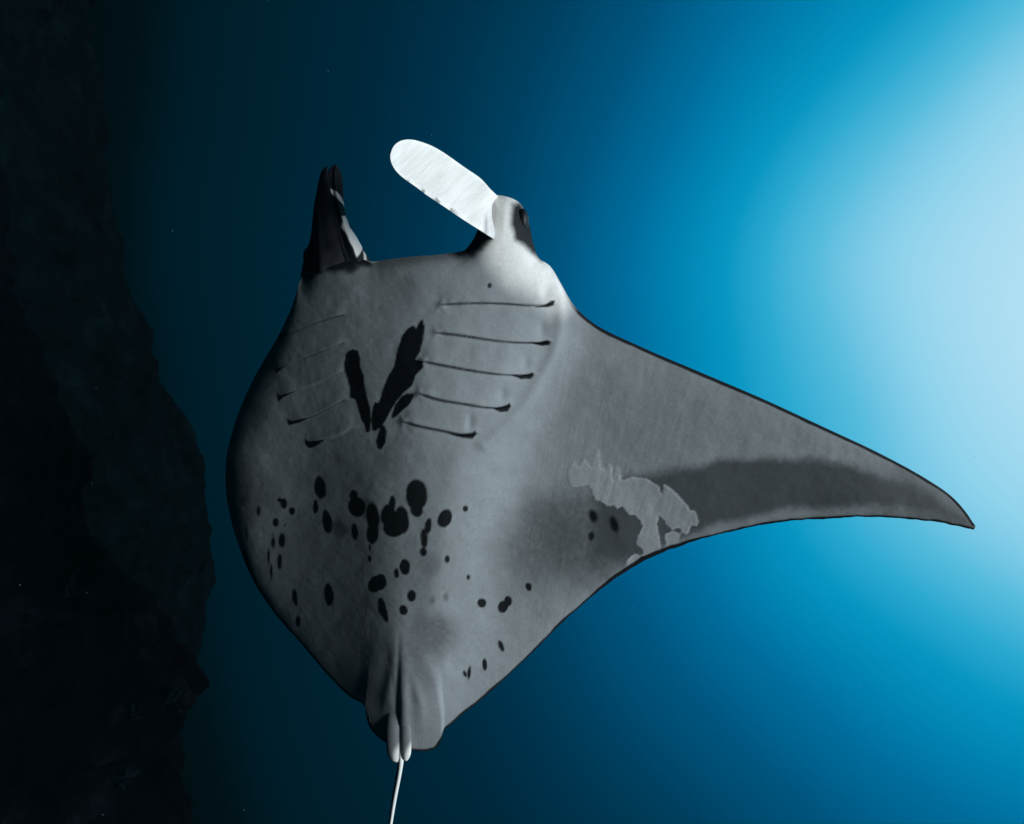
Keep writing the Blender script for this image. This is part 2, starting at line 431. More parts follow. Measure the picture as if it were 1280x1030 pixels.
# ------------------------------------------------------------------ manta disc
#     s      leading edge (x, y, d)   trailing edge (x, y, d)  bow  bulge thick
NET = [
    (-1.0, 420, 640, 3.75, 418, 646, 3.75, 0, 0.002, 0.01),
    (-0.85, 398, 560, 3.45, 372, 652, 3.45, 8, 0.01, 0.035),
    (-0.7, 380, 505, 3.13, 335, 655, 3.16, 18, 0.015, 0.055),
    (-0.6, 368, 468, 2.85, 312, 655, 2.88, 30, 0.03, 0.075),
    (-0.52, 358, 442, 2.645, 302, 668, 2.67, 44, 0.06, 0.1),
    (-0.46, 354, 424, 2.555, 306, 694, 2.59, 44, 0.085, 0.13),
    (-0.4, 360, 402, 2.525, 318, 727, 2.57, 33, 0.098, 0.17),
    (-0.34, 367, 378, 2.505, 342, 765, 2.565, 17, 0.105, 0.22),
    (-0.28, 375, 352, 2.487, 375, 803, 2.562, 5, 0.11, 0.26),
    (-0.22, 388, 328, 2.47, 412, 846, 2.56, 0, 0.114, 0.29),
    (-0.18, 408, 318, 2.457, 436, 870, 2.555, 0, 0.117, 0.3),
    (-0.14, 440, 320, 2.445, 457, 884, 2.55, 0, 0.12, 0.31),
    (-0.12, 453, 324, 2.44, 461, 900, 2.5475, 0.0, 0.1215, 0.31),
    (-0.1, 466, 327, 2.435, 467, 911, 2.545, 0, 0.123, 0.31),
    (-0.075, 480, 325, 2.43, 477, 921, 2.541, 0.0, 0.124, 0.315),
    (-0.05, 495, 323, 2.425, 486, 926, 2.537, 0, 0.125, 0.32),
    (0.0, 525, 320, 2.41, 500, 928, 2.53, 0, 0.125, 0.32),
    (0.03, 541, 319, 2.41, 513, 933, 2.53, 0.0, 0.1225, 0.315),
    (0.06, 558, 317, 2.41, 530, 934, 2.53, 0, 0.12, 0.31),
    (0.085, 572, 315, 2.41, 545, 929, 2.53, 0.0, 0.1169, 0.31),
    (0.1, 580, 313, 2.41, 551, 917, 2.53, 0, 0.115, 0.31),
    (0.115, 586, 307, 2.41, 554, 913, 2.53, 0.0, 0.1125, 0.305),
    (0.13, 591, 300, 2.41, 558, 910, 2.53, 0, 0.11, 0.3),
    (0.15, 599, 282, 2.41, 563, 906, 2.53, 0, 0.11, 0.29),
    (0.175, 612, 243, 2.42, 570, 900, 2.53, 0, 0.105, 0.28),
    (0.2, 630, 245, 2.43, 578, 893, 2.53, 0, 0.1, 0.28),
    (0.225, 649, 253, 2.44, 587, 886, 2.53, 0, 0.095, 0.27),
    (0.25, 660, 274, 2.45, 596, 879, 2.53, 0, 0.09, 0.26),
    (0.275, 666, 302, 2.46, 606, 871, 2.53, 0, 0.085, 0.25),
    (0.3, 673, 322, 2.47, 617, 861, 2.53, 0, 0.08, 0.23),
    (0.32, 687, 332, 2.48, 626, 853, 2.53, 0, 0.075, 0.22),
    (0.35, 701, 354, 2.49, 641, 839, 2.53, 0, 0.065, 0.19),
    (0.38, 716, 380, 2.5, 655, 826, 2.53, 0, 0.055, 0.16),
    (0.42, 742, 404, 2.5, 672, 809, 2.53, 0, 0.045, 0.13),
    (0.5, 800, 433, 2.51, 712, 770, 2.54, 0, 0.04, 0.1),
    (0.58, 870, 463, 2.52, 760, 730, 2.55, 0, 0.035, 0.085),
    (0.66, 950, 497, 2.53, 815, 697, 2.56, 0, 0.03, 0.07),
    (0.74, 1030, 534, 2.55, 900, 667, 2.58, 0, 0.025, 0.055),
    (0.82, 1100, 567, 2.58, 1000, 650, 2.61, 0, 0.018, 0.04),
    (0.9, 1160, 600, 2.62, 1090, 646, 2.64, 0, 0.012, 0.028),
    (0.95, 1190, 621, 2.65, 1150, 650, 2.66, 0, 0.008, 0.02),
    (0.98, 1208, 641, 2.67, 1190, 656, 2.675, 0, 0.005, 0.015),
    (1.0, 1219, 658, 2.68, 1217, 662, 2.68, 0, 0.001, 0.01),
]
N_ = np.array(NET)
NS, NT, ND = 820, 430, 60
sd = np.linspace(-1, 1, 6000)
cv = [pchip(N_[:, 0], N_[:, k], sd) for k in range(1, 10)]
LEx, LEy, LEd, TEx, TEy, TEd, BOW, BUL, THK = cv
step = np.maximum(np.hypot(np.diff(LEx), np.diff(LEy)), np.hypot(np.diff(TEx), np.diff(TEy)))
# behind the fold the pixels do not move much: keep a minimum
step = np.maximum(step, 0.07 + 0.10 * (sd[1:] < -0.45))
L = np.concatenate([[0], np.cumsum(step)])
sS = np.interp(np.linspace(0, L[-1], NS), L, sd)
LEx, LEy, LEd, TEx, TEy, TEd, BOW, BUL, THK = [np.interp(sS, sd, q)[:, None] for q in cv]
arc = np.linspace(0, L[-1], NS)[:, None]


def smooth_s(q, sig):
    k = np.exp(-0.5 * (np.arange(-3 * sig, 3 * sig + 1) / sig) ** 2); k /= k.sum()
    v = q[:, 0]; n = 3 * sig
    pad = np.concatenate([2 * v[0] - v[n:0:-1], v, 2 * v[-1] - v[-2:-n - 2:-1]])
    return np.convolve(pad, k, 'valid')[:, None]


# depth, bulge and thickness follow the true distance along the span, not the bumps of the head
_mid = unp((LEx + TEx) / 2 - BOW, 0 * LEy + H / 2, (LEd + TEd) / 2)[:, 0]
_q = np.concatenate([[0], np.cumsum(np.linalg.norm(np.diff(_mid, axis=0), axis=1) + 1e-6)])
_keep = ~np.isin(np.round(N_[:, 0], 3), [0.03, 0.085, 0.115, 0.10, 0.13, 0.15, 0.175, 0.225, 0.25, 0.275, 0.32, -0.14, -0.12, -0.075])
_qk = np.interp(N_[_keep, 0], sS, _q)
_qu = np.linspace(0, _q[-1], 900)


def along(col, sig):
    v = pchip(_qk, N_[_keep, col], _qu)[:, None]
    return np.interp(_q, _qu, smooth_s(v, sig)[:, 0])[:, None]


LEd, TEd, BUL, THK = along(3, 16), along(6, 16), along(8, 18), np.maximum(along(9, 14), 0.006)
BOW = smooth_s(BOW, 8)


def trow(n):
    u = np.linspace(0, 1, n)
    return u + 0.0 * u


_w = sm(-0.42, -0.24, sS) * sm(0.46, 0.28, sS)
LEv = smooth_s((LEy[:, 0] * (1 - _w) + 246.0 * _w)[:, None], 16)     # front line without mouth and lobe roots


F_TRUNK = (sm(-0.41, -0.22, sS) * sm(0.62, 0.5, sS))[:, None]


def t_body(px, py):
    """share of the chord, measured to a hind line without the pelvic fins, eased towards the tail"""
    t0 = np.clip((py - LEv) / (np.minimum(TEy, 905.0) - LEv), 0, 1)
    xf = px + (1 - t0) * np.interp(px, XMU, DXU)
    te = np.interp(xf, XTU, YTU) * F_TRUNK + TEy * (1 - F_TRUNK)
    return np.clip((py - LEv) / (te - LEv), 0, 1)


_kk = _keep & (N_[:, 0] >= -0.41)
_xk = ((N_[:, 1] + N_[:, 4]) / 2)[_kk]
XMU = np.arange(_xk[0], _xk[-1])
DXU, LDU, TDU, BLU = [smooth_s(pchip(_xk, c_[_kk], XMU)[:, None], 22)[:, 0] for c_ in (N_[:, 4] - N_[:, 1], N_[:, 3], N_[:, 6], N_[:, 8])]

_tt = [(x, y) for sv, x, y in zip(N_[_kk, 0], N_[_kk, 4], N_[_kk, 5]) if not -0.15 < sv < 0.14]
_tt = np.array(sorted(_tt + [(466, 893), (486, 899), (506, 903), (530, 909)]))
XTU = np.arange(_tt[0, 0], _tt[-1, 0])
YTU = smooth_s(pchip(_tt[:, 0], _tt[:, 1], XTU)[:, None], 14)[:, 0] + 26.0 * sm(320, 495, XTU) * sm(660, 540, XTU) + 34.0 * np.exp(-((XTU - 478) / 34.0) ** 2) + 14.0 * np.exp(-((XTU - 535) / 26.0) ** 2)


def disc_px(t):
    # slightly hollow trailing wobble gives the margin its uneven line
    px = LEx + (TEx - LEx) * t - BOW * (4 * t * (1 - t)) ** 0.85
    py = LEy + (TEy - LEy) * t
    tt = t_body(px, py)
    # over the trunk depth depends on the place, not on how the mesh lines bunch under the head
    xm = px + BOW * (4 * t * (1 - t)) ** 0.85 + (0.5 - tt) * np.interp(px, XMU, DXU)
    f = F_TRUNK
    led, ted, bul = [np.interp(xm, XMU, u_) * f + v_ * (1 - f) for u_, v_ in ((LDU, LEd), (TDU, TEd), (BLU, BUL))]
    d = led + (ted - led) * tt
    return px, py, d, bul


BODY_R = [(470, 300), (560, 290), (640, 200), (705, 330), (706, 395), (694, 440), (668, 492), (632, 556), (612, 640), (600, 720), (575, 810), (548, 900),
          (505, 960), (462, 890), (432, 800), (400, 720), (385, 640), (378, 570), (352, 525), (338, 480), (340, 420), (365, 350), (400, 300)]
RIDGE = [(694, 350), (699, 384), (694, 430), (674, 474), (646, 516), (604, 556)]


def belly_depth(px, py, d, t, front):
    tt = t_body(px, py); prof = (4 * tt * (1 - tt)) ** 0.62
    d = d - bulge * prof
    b = sdf(px, py, BODY_R)
    lw = sm(540, 440, px)
    d = d - front * ((1 - lw) * 0.066 * sm(-42, 60, b) + lw * (0.030 + 0.036 * sm(-80, 110, b)))
    return d


def belly_relief(px, py, front):
    """millimetre-scale forms of the underside, towards the camera in metres"""
    r = np.zeros(px.shape)
    for side, gs in ((0, GILLS_R), (1, GILLS_L)):
        for gi, g in enumerate(gs):
            g = catmull(g, 40)
            gx = g[:, 0]; gy = g[:, 1]
            yg = np.interp(px, gx, gy)
            e = py - yg
            fade = sm(gx[0] - 6, gx[0] + 14, px) * (1 - sm(gx[-1] - 10, gx[-1] + 5, px))
            h = 0.0085 if side == 0 else 0.0045
            wst = sm(-1.8, 1.8, e)
            up = np.exp(np.minimum(e, 0) / 12.0); dn = -0.5 * np.exp(-np.maximum(e, 0) / 3.0)
            r += fade * h * (up * (1 - wst) + dn * wst)
            # puckered inner end
            if side == 0:
                q = np.hypot(px - gx[0], (py - gy[0]))
                r += 0.0045 * np.exp(-(q / 5.0) ** 2)
                # star of fine creases running into the flap
                th_ = np.arctan2(py - gy[0] + 1e-6, px - gx[0])
                r += 0.0005 * np.cos(th_ * 5 + 2.3 * gi + 0.08 * q) * np.exp(-(q / 16.0) ** 2) * sm(2, 6, q)
                # the flap's outer corner tucks in before the shoulder
                r -= 0.007 * np.exp(-((px - gx[-1] + 9) / 6.0) ** 2) * np.exp(-((e + 14) / 11.0) ** 2)
    # shoulder ridge behind the slit ends
    D = seg_dist(px, py, catmull(RIDGE, 30))
    r += 0.010 * np.exp(-(D / 8.0) ** 2)
    # pleats of the gill basket
    r += 0.0005 * np.sin(px * 0.19 + 0.9 * np.sin(py * 0.03)) * np.exp(-((px - 600) / 80.0) ** 2 - ((py - 430) / 80.0) ** 2)
    # torn patch stands a little proud
    for p in PATCH[:1]:
        r += 0.0012 * sm(-2, 2.5, sdf(px, py, p))
    # pelvic fins lie against the belly: soft folds that gain an edge towards the tail
    for side, pv in ((1, [(494, 776), (520, 796), (535, 822), (546, 852), (551, 888), (552, 945), (503, 945), (500, 850)]),
                     (-1, [(488, 776), (497, 850), (495, 945), (460, 945), (456, 890), (457, 862), (460, 830), (467, 800)])):
        b_ = sdf(px, py, pv)
        wd = 16 - 11 * sm(790, 890, py)
        r += (0.015 if side > 0 else 0.009) * sm(775, 875, py) * sm(-2, 1, b_ / wd * 2)
        xc_ = (503 + 20 * sm(800, 890, py)) if side > 0 else (489 - 9 * sm(800, 890, py))
        r += 0.0045 * np.exp(-((px - xc_ - 3) / 6.0) ** 2 - ((py - 868) / 26.0) ** 2)
        xk_ = 506 if side > 0 else 491
        r += 0.0045 * sm(790, 880, py) * np.exp(-((px - xk_) / 5.5) ** 2)
    r += 0.0009 * np.sin(px * 1.75 + 0.3 * np.sin(py * 0.1)) * sm(882, 905, py) * sm(3, 9, sdf(px, py, [(456, 860), (552, 860), (552, 945), (456, 945)]))
    r -= 0.003 * sm(780, 850, py) * np.exp(-((px - 498.5) / 2.6) ** 2)
    # soft unevenness
    r += 0.010 * (fbm(px, py, 120, 41, 2) - 0.37) + 0.0045 * (fbm(px, py, 26, 43, 2) - 0.37) + 0.0012 * (fbm(px, py, 6, 45, 2) - 0.37)
    return r * front


def edge_shift(px, py, t):
    """nicks along the trailing margin"""
    n = 1.6 * (fbm(arc, 0 * arc, 9, 71, 2) - 0.38) + 2.6 * (fbm(arc, 0 * arc, 40, 73, 2) - 0.38)
    w = sm(0.93, 1.0, t)
    return px, py + n * w * sm(0.12, 0.3, np.abs(sS))[:, None]


tb = trow(NT)[None, :]
px, py, d0, bulge = disc_px(tb)
px, py = edge_shift(px, py, tb)
front = sm(-0.66, -0.50, sS)[:, None]            # relief fades out on the wing that folds away
d = belly_depth(px, py, d0, tb, front)
_le = np.concatenate([LEx, LEy], 1)
_head = (sS > -0.30) & (sS < 0.37)
Dh = seg_dist(px, py, _le[_head][::4])
d = d + 0.045 * np.exp(-(Dh / 9.0) ** 1.5) * (sm(-0.32, -0.2, sS) * sm(0.38, 0.32, sS))[:, None]
_tailw = (sm(-0.16, -0.11, sS) * sm(0.16, 0.11, sS))[:, None]        # the pelvic folds run on over the margin
edge_in = sm(0, 0.03, tb) * (1 - sm(0.985, 1.0, tb) * (1 - _tailw))
Pb = unp(px, py, d)
# chord-sheet normals for the back of the animal
P0 = unp(px, py, d0)
du = np.gradient(P0, axis=0); dv = np.gradient(P0, axis=1)
Nn = np.cross(dv, du); Nn /= np.linalg.norm(Nn, axis=2, keepdims=True) + 1e-12
sgn = np.sign((Nn * np.array([0, 0, 1.0])).sum(2)[int(NS * 0.55), NT // 2])
Nn *= sgn
# smooth the normals along the span so that the head bumps do not splay the back
ker = np.ones(61) / 61
for k in range(3):
    pad = np.pad(Nn[:, :, k], ((30, 30), (0, 0)), mode='edge')
    cs = np.cumsum(np.pad(pad, ((1, 0), (0, 0))), axis=0)
    Nn[:, :, k] = (cs[61:] - cs[:-61]) / 61
Nn /= np.linalg.norm(Nn, axis=2, keepdims=True)
# belly relief along the surface normal (towards the outside)
du = np.gradient(Pb, axis=0); dv = np.gradient(Pb, axis=1)
Nb = np.cross(dv, du) * sgn; Nb /= np.linalg.norm(Nb, axis=2, keepdims=True) + 1e-12
rel = belly_relief(px, py, front) * edge_in
Pb = Pb + Nb * rel[..., None]

col = belly_pigment(px, py)
# dark margins: the black back shows along the edges
le_poly = np.concatenate([LEx, LEy], 1)[::6]; te_poly = np.stack([px[:, -1], py[:, -1]], 1)[sS > -0.47][::6]
Dle = seg_dist(px, py, le_poly[le_poly[:, 0] > 650]); Dte = seg_dist(px, py, te_poly[te_poly[:, 0] > 295])
wig = 1.6 * (fbm(px, py, 18, 83, 3) - 0.44)
sr = sS[:, None]
wl = 1.0 + 2.2 * sm(0.33, 0.42, sr) - 0.8 * sm(0.6, 0.9, sr)
fl = (1 - sm(wl, wl + 2.2, Dle + wig)) * sm(0.30, 0.36, sr)
fte = (1 - sm(1.6, 3.6, Dte + 1.6 * wig - 3.5 * np.exp(-((px - 810) / 45.0) ** 2))) * np.where(sr > -0.47, 1, 0)
halo = (1 - sm(3, 11, Dte + 2 * wig)) * sm(0.4, 0.6, sr)
col = mixc(col, np.array([0.2, 0.205, 0.21]), 0.45 * halo)
col = mixc(col, BLACK * 1.5, np.clip(np.maximum(fl, fte), 0, 1) * 0.97)
# head: sunlit cheek and shoulder painted pale, black around the eye and the lobe roots
cheek = [(612, 305), (604, 285), (606, 240), (630, 238), (640, 252), (636, 275), (644, 298), (660, 314), (690, 334), (708, 362), (696, 380), (672, 360), (640, 345)]
col = mixc(col, WHITE, 0.92 * sm(-30, 10, sdf(px, py, cheek) + 8 * (fbm(px, py, 20, 19, 3) - 0.45)))
eye_patch = [(641, 256), (650, 254), (662, 268), (670, 300), (678, 326), (668, 318), (655, 306), (645, 300), (640, 284), (639, 268)]
col = mixc(col, BLACK * 2, sm(-6, 4, sdf(px, py, eye_patch) + 4 * (fbm(px, py, 9, 13, 3) - 0.45)) * 0.97)
root_r = [(560, 316), (584, 305), (597, 280), (606, 288), (614, 298), (610, 304), (600, 312), (590, 320), (572, 322)]
col = mixc(col, BLACK * 2, 0.93 * sm(-6, 5, sdf(px, py, root_r) + 6 * (fbm(px, py, 9, 15, 3) - 0.45)))
root_l = [(378, 290), (440, 290), (468, 324), (462, 330), (445, 338), (425, 342), (405, 338), (392, 346), (378, 352), (372, 330)]
col = mixc(col, BLACK * 2, 0.95 * sm(-6, 5, sdf(px, py, root_l) + 13 * (fbm(px, py, 11, 17, 3) - 0.45)))
for p in HOOKS[:2]:
    col = mixc(col, BLACK, 0.98 * sm(-0.9, 0.9, sdf(px, py, p)))
pel = sm(-3, 6, sdf(px, py, [(490, 776), (520, 796), (536, 822), (546, 852), (551, 888), (552, 945), (456, 945), (456, 880), (460, 830), (467, 800)])) * sm(790, 850, py)
col = col * (1 - 0.12 * pel)[..., None]
# highlight along the jaw lip, painted white
col = mixc(col, WHITE, sm(-1, 1, sdf(px, py, MOUTH_HIGHLIGHT)) * 0.8)

body = Mesh()
rest = np.stack([arc + 0 * tb, py, 0 * px + 0], -1)
fib = sm(10, -50, sdf(px, py, BODY_R)) * sm(-0.30, 0.0, sS)[:, None] + 0.12       # how much the wing fibres show
body.add(Pb.reshape(-1, 3), grid_faces(NS, NT, flip=(sgn > 0)), np.concatenate([col, fib[..., None]], -1).reshape(-1, 4), rest.reshape(-1, 3))

# back: same margins, thickness profile like a foil
td = np.linspace(0, 1, ND) ** 1.5
jt = np.clip(td * (NT - 1), 0, NT - 1)
j0 = np.minimum(jt.astype(int), NT - 2); fr = (jt - j0)[None, :, None]
Q0 = Pb[:, j0] * (1 - fr) + Pb[:, j0 + 1] * fr
# start from the unbulged sheet so the back is smooth
S0 = P0[:, j0] * (1 - fr) + P0[:, j0 + 1] * fr
Nq = Nn[:, j0] * (1 - fr) + Nn[:, j0 + 1] * fr
foil = 2.6 * (0.2969 * np.sqrt(td) - 0.126 * td - 0.3516 * td ** 2 + 0.2843 * td ** 3 - 0.1036 * td ** 4) * 1.9
foil = np.clip(foil, 0, None)
ends = np.concatenate([[0], np.ones(ND - 2), [0]])
Pd = S0 - Nq * (THK * foil[None, :] * 0.62)[..., None]
Pd[:, 0] = Pb[:, 0]; Pd[:, -1] = Pb[:, -1]
pdx = (px[:, j0]).reshape(-1); pdy = py[:, j0].reshape(-1)
cd = np.full((NS, ND, 3), 0.012) * (0.8 + 0.5 * fbm(px[:, j0], py[:, j0], 40, 7)[..., None])
cd[:, 0] = col[:, 0]; cd[:, -1] = col[:, -1]
rd = np.stack([arc + 0 * jt[None, :], py[:, j0], 0 * py[:, j0] + 50], -1)
body.add(Pd.reshape(-1, 3), grid_faces(NS, ND, flip=not (sgn > 0)), cd.reshape(-1, 3), rd.reshape(-1, 3))


# ------------------------------------------------------------------ lofted pieces of the body
def loft(left, right, thick, n=90, m=48, pig=None, bump=None, power=1.0, lift=None, cup=0.0):
    """left / right: margin curves (x, y, d); thick(u): half thickness in metres"""
    Lc = catmull(left, n); Rc = catmull(right, n)
    A = unp(Lc[:, 0], Lc[:, 1], Lc[:, 2]); B = unp(Rc[:, 0], Rc[:, 1], Rc[:, 2])
    mid = (A + B) / 2; half = (B - A) / 2
    ax = np.gradient(mid, axis=0)
    nrm = np.cross(half, ax); nrm /= np.linalg.norm(nrm, axis=1, keepdims=True) + 1e-12
    nrm *= np.sign(nrm[:, 2:3] + 1e-9)
    for k in range(3):
        nrm[:, k] = np.convolve(np.pad(nrm[:, k], 6, mode='edge'), np.ones(13) / 13, 'valid')
    u = np.linspace(0, 1, n)
    ph = np.linspace(0, 2 * np.pi, m, endpoint=False)
    cx = np.cos(ph); sx = np.sin(ph)
    th = np.array([thick(q) for q in u])
    V = mid[:, None] + half[:, None] * cx[None, :, None] + nrm[:, None] * (th[:, None] * (np.sign(sx) * np.abs(sx) ** power)[None, :] - cup * np.minimum(1, (1 - u) / 0.15)[:, None] * (1 - cx[None, :] ** 2))[..., None]
    PX = (Lc[:, 0] + Rc[:, 0])[:, None] / 2 + ((Rc[:, 0] - Lc[:, 0]) / 2)[:, None] * cx[None]
    PY = (Lc[:, 1] + Rc[:, 1])[:, None] / 2 + ((Rc[:, 1] - Lc[:, 1]) / 2)[:, None] * cx[None]
    fr_ = (sx > -0.05)[None] & np.ones((n, 1), bool)
    if bump is not None:
        b = bump(u[:, None] + 0 * cx[None], cx[None] + 0 * u[:, None], PX, PY) * np.clip(sx, 0, 1)[None]
        V = V + nrm[:, None] * b[..., None]
    # closed ends
    V = np.concatenate([np.repeat(mid[:1][:, None], m, 1), V, np.repeat(mid[-1:][:, None], m, 1)], 0)
    PX = np.concatenate([PX[:1], PX, PX[-1:]]); PY = np.concatenate([PY[:1], PY, PY[-1:]])
    fr_ = np.concatenate([fr_[:1], fr_, fr_[-1:]])
    U = np.concatenate([[0], u, [1]])[:, None] + 0 * cx[None]; CX = cx[None] + 0 * U
    cc = pig(PX, PY, U, CX, fr_)
    rest = np.stack([U * 300, CX * 60, np.where(fr_, 0, 50)], -1)
    # outward winding
    f = grid_faces(n + 2, m, wrap_v=True)
    return V.reshape(-1, 3), f, cc.reshape(-1, 3), rest.reshape(-1, 3)


# right cephalic lobe, unrolled like a paddle, its inner face turned to the sun
PN = np.array([0.755, 0.363, 0.544]); PN /= np.linalg.norm(PN)
PB = unp(628, 276, 2.36)


def on_plane(pts, bend=0.0):
    res = []
    for x, y in pts:
        ray = unp(x, y, 1.0)
        k = PN.dot(PB) / PN.dot(ray)
        res.append((x, y, k))
    res[0] = (res[0][0], res[0][1], res[0][2] + 0.09)
    res[1] = (res[1][0], res[1][1], res[1][2] + 0.035)
    return res


o4 = (470, 160); k4 = 5.565
# margins run from the root to the tip
up_m = c2(o4, k4, [(890, 540), (850, 478), (795, 425), (735, 358), (640, 290), (520, 205), (400, 130), (300, 92), (240, 80), (170, 90), (120, 130), (97, 190)])
lo_m = c2(o4, k4, [(850, 800), (790, 755), (720, 710), (640, 660), (550, 600), (450, 532), (350, 465), (280, 412), (200, 355), (140, 300), (105, 240), (97, 192)])


def pig_paddle(PX, PY, U, CX, fr_):
    c = WHITE * (0.93 + 0.26 * (fbm(U * 150 + 14 * CX, CX * 3, 3.0, 25, 3) - 0.45) + 0.14 * (fbm(PX, PY, 22, 26, 2) - 0.37) + 0.09 * sm(0.75, 0.95, np.abs(CX)))[..., None]
    nick = sm(0.80, 0.97, -CX) * sm(0.30, 0.42, U) * (1 - sm(0.72, 0.82, U)) * sm(0.45, 0.62, fbm(PX, PY, 6, 27, 2) + 0.12)
    c = mixc(c, np.array([0.12, 0.12, 0.13]), 0.8 * nick)
    c = mixc(c, np.array([0.25, 0.25, 0.26]), 0.75 * np.exp(-((U - 0.13 - 0.02 * CX) / 0.022) ** 2) * sm(-0.1, 0.6, -CX))  # shade of the root crease, put into the colour
    c = mixc(c, np.array([0.5, 0.5, 0.51]), 0.7 * (1 - sm(0.04, 0.13, U)))
    return np.where(fr_[..., None] | (U > 0.90)[..., None] | (np.abs(CX) > 0.85)[..., None], c, 0.02)


def bump_paddle(u, v, PX, PY):
    return (0.0012 * (fbm(u * 260 + 40 * v, v * 9, 6, 29, 3) - 0.44) + 0.004 * (fbm(PX, PY, 30, 35, 2) - 0.37)
            - 0.006 * np.exp(-((u - 0.10) / 0.03) ** 2) + 0.004 * np.exp(-((u - 0.05) / 0.02) ** 2))


body.add(*loft(on_plane(lo_m), on_plane(up_m), lambda q: 0.011 * (1 - 0.6 * q) * min(1, math.sqrt((1 - q) / 0.10 + 0.02)), n=200, m=120,
               pig=pig_paddle, bump=bump_paddle, cup=0.010))


# left cephalic lobe, rolled up: dark outside, a strip of the white inner face shows
def pig_lobe(PX, PY, U, CX, fr_, white=True):
    c = BLACK * (1.6 + 3.0 * fbm(PX, PY, 12, 37)[..., None])
    root_fade = sm(300, 345, PY + 22 * (fbm(PX, PY, 14, 39) - 0.45))
    c = mixc(c, np.array([0.10, 0.10, 0.105]), 0.55 * root_fade)  # dark skin fades to grey towards the lobe root
    f = np.zeros(PX.shape)
    for p in (LOBE_WHITE if white else LOBE_WHITE[2:]):
        f = np.maximum(f, sm(-0.8, 0.9, sdf(PX, PY, p) + 1.5 * (fbm(PX, PY, 5, 47, 2) - 0.38)))
    return mixc(c, WHITE, np.where(fr_, f, 0))


def fold_lobe(u, v, PX, PY):
    return 0.010 * np.exp(-((v - 0.25 + 0.5 * u) / 0.22) ** 2) * (1 - u) - 0.008 * np.exp(-((v + 0.35) / 0.12) ** 2) * sm(0.05, 0.4, u) + 0.004 * (fbm(PX, PY, 9, 49, 3) - 0.45)


body.add(*loft([(377, 352, 2.46), (383, 318, 2.42), (390, 293, 2.36), (394, 260, 2.31), (398, 232, 2.27), (402, 214, 2.25), (407, 208, 2.245)],
               [(442, 350, 2.42), (438, 326, 2.38), (427, 300, 2.34), (418, 272, 2.30), (413, 248, 2.27), (411, 226, 2.25), (409, 209, 2.245)],
               lambda q: 0.060 * (1 - q) + 0.012 * math.sqrt(max(0.05, 1 - q)), n=130, m=90, pig=lambda *q: pig_lobe(*q, white=False), bump=fold_lobe))
body.add(*loft([(430, 345, 2.42), (420, 318, 2.37), (412, 290, 2.33), (408, 262, 2.29), (407, 235, 2.27), (410, 214, 2.26), (418, 206, 2.255)],
               [(470, 333, 2.46), (459, 320, 2.42), (448, 301, 2.39), (433, 274, 2.36), (429, 248, 2.32), (427, 219, 2.29), (421, 206, 2.27)],
               lambda q: 0.040 * (1 - q) + 0.010 * math.sqrt(max(0.05, 1 - q)), n=130, m=90, pig=pig_lobe, bump=fold_lobe))


# pelvic fins, claspers and tail
_sel = (px > 380) & (px < 640) & (py > 700)
_bx, _by, _bd = px[_sel], py[_sel], -Pb[..., 2][_sel]


def on_belly(pts):
    """(x, y, height above the belly) -> (x, y, d)"""
    res = []
    for x, y, h in pts:
        k = np.argmin((_bx - x) ** 2 + (_by - y) ** 2)
        res.append((x, y, float(_bd[k]) - h))
    return res


def pig_clasper(PX, PY, U, CX, fr_):
    c = belly_pigment(PX, PY) * 0.7
    tip = sm(0.74, 0.92, U + 0.10 * CX) * sm(-0.3, 0.25, CX + 0.5 * (U - 0.85))
    return mixc(c, WHITE, np.clip(tip, 0, 1))


_k = np.argmin((_bx - 499) ** 2 + (_by - 872) ** 2)
_dc = float(_bd[_k])


def hang(pts):
    return [(x, y, _dc + 0.0004 * (y - 872) - h + 0.007) for x, y, h in pts]


for lp, rp in (
    ([(487, 868, -.030), (485, 884, -.016), (483, 900, -.008), (482, 916, -.002), (483, 934, .002), (485, 944, .003), (489, 951, .003)],
     [(496, 868, -.030), (498, 884, -.016), (499, 900, -.008), (500, 916, -.002), (500, 934, .002), (499.5, 946, .003), (497, 953, .003)]),
    ([(502, 868, -.030), (501, 884, -.017), (500.5, 900, -.010), (500, 916, -.003), (500, 934, .001), (501, 944, .003), (504, 950, .003)],
     [(510, 868, -.030), (512, 884, -.017), (513, 900, -.010), (514, 916, -.003), (514, 932, .001), (513, 944, .003), (509, 951, .003)])):
    body.add(*loft(hang(lp), hang(rp), lambda q: 0.013 * (1 - 0.35 * q ** 6) * min(1, (1 - q) / 0.05 + 0.3), n=110, m=32, pig=pig_clasper, power=0.95))


def pig_tail(PX, PY, U, CX, fr_):
    c = np.array([0.03, 0.03, 0.032]) * np.ones(PX.shape + (1,))
    return mixc(c, WHITE, sm(-0.25, 0.15, CX))  # sunlit right side painted white, shaded left side dark


body.add(*loft([(490, 880, 2.47), (495, 930, 2.475), (496.5, 955, 2.48), (491, 990, 2.50), (485.5, 1030, 2.52), (470, 1130, 2.58), (445, 1260, 2.66)],
               [(508, 880, 2.47), (506, 930, 2.475), (504, 955, 2.48), (497.5, 990, 2.50), (490.5, 1030, 2.52), (474, 1130, 2.58), (447, 1260, 2.66)],
               lambda q: 0.010 * (1 - q) + 0.003, n=160, m=24, pig=pig_tail))

manta = body.build('manta_ray', SKIN)
manta['label'] = 'large manta ray showing its pale spotted belly, one wing spread, paddle-like mouth fin unrolled'
manta['category'] = 'manta ray'


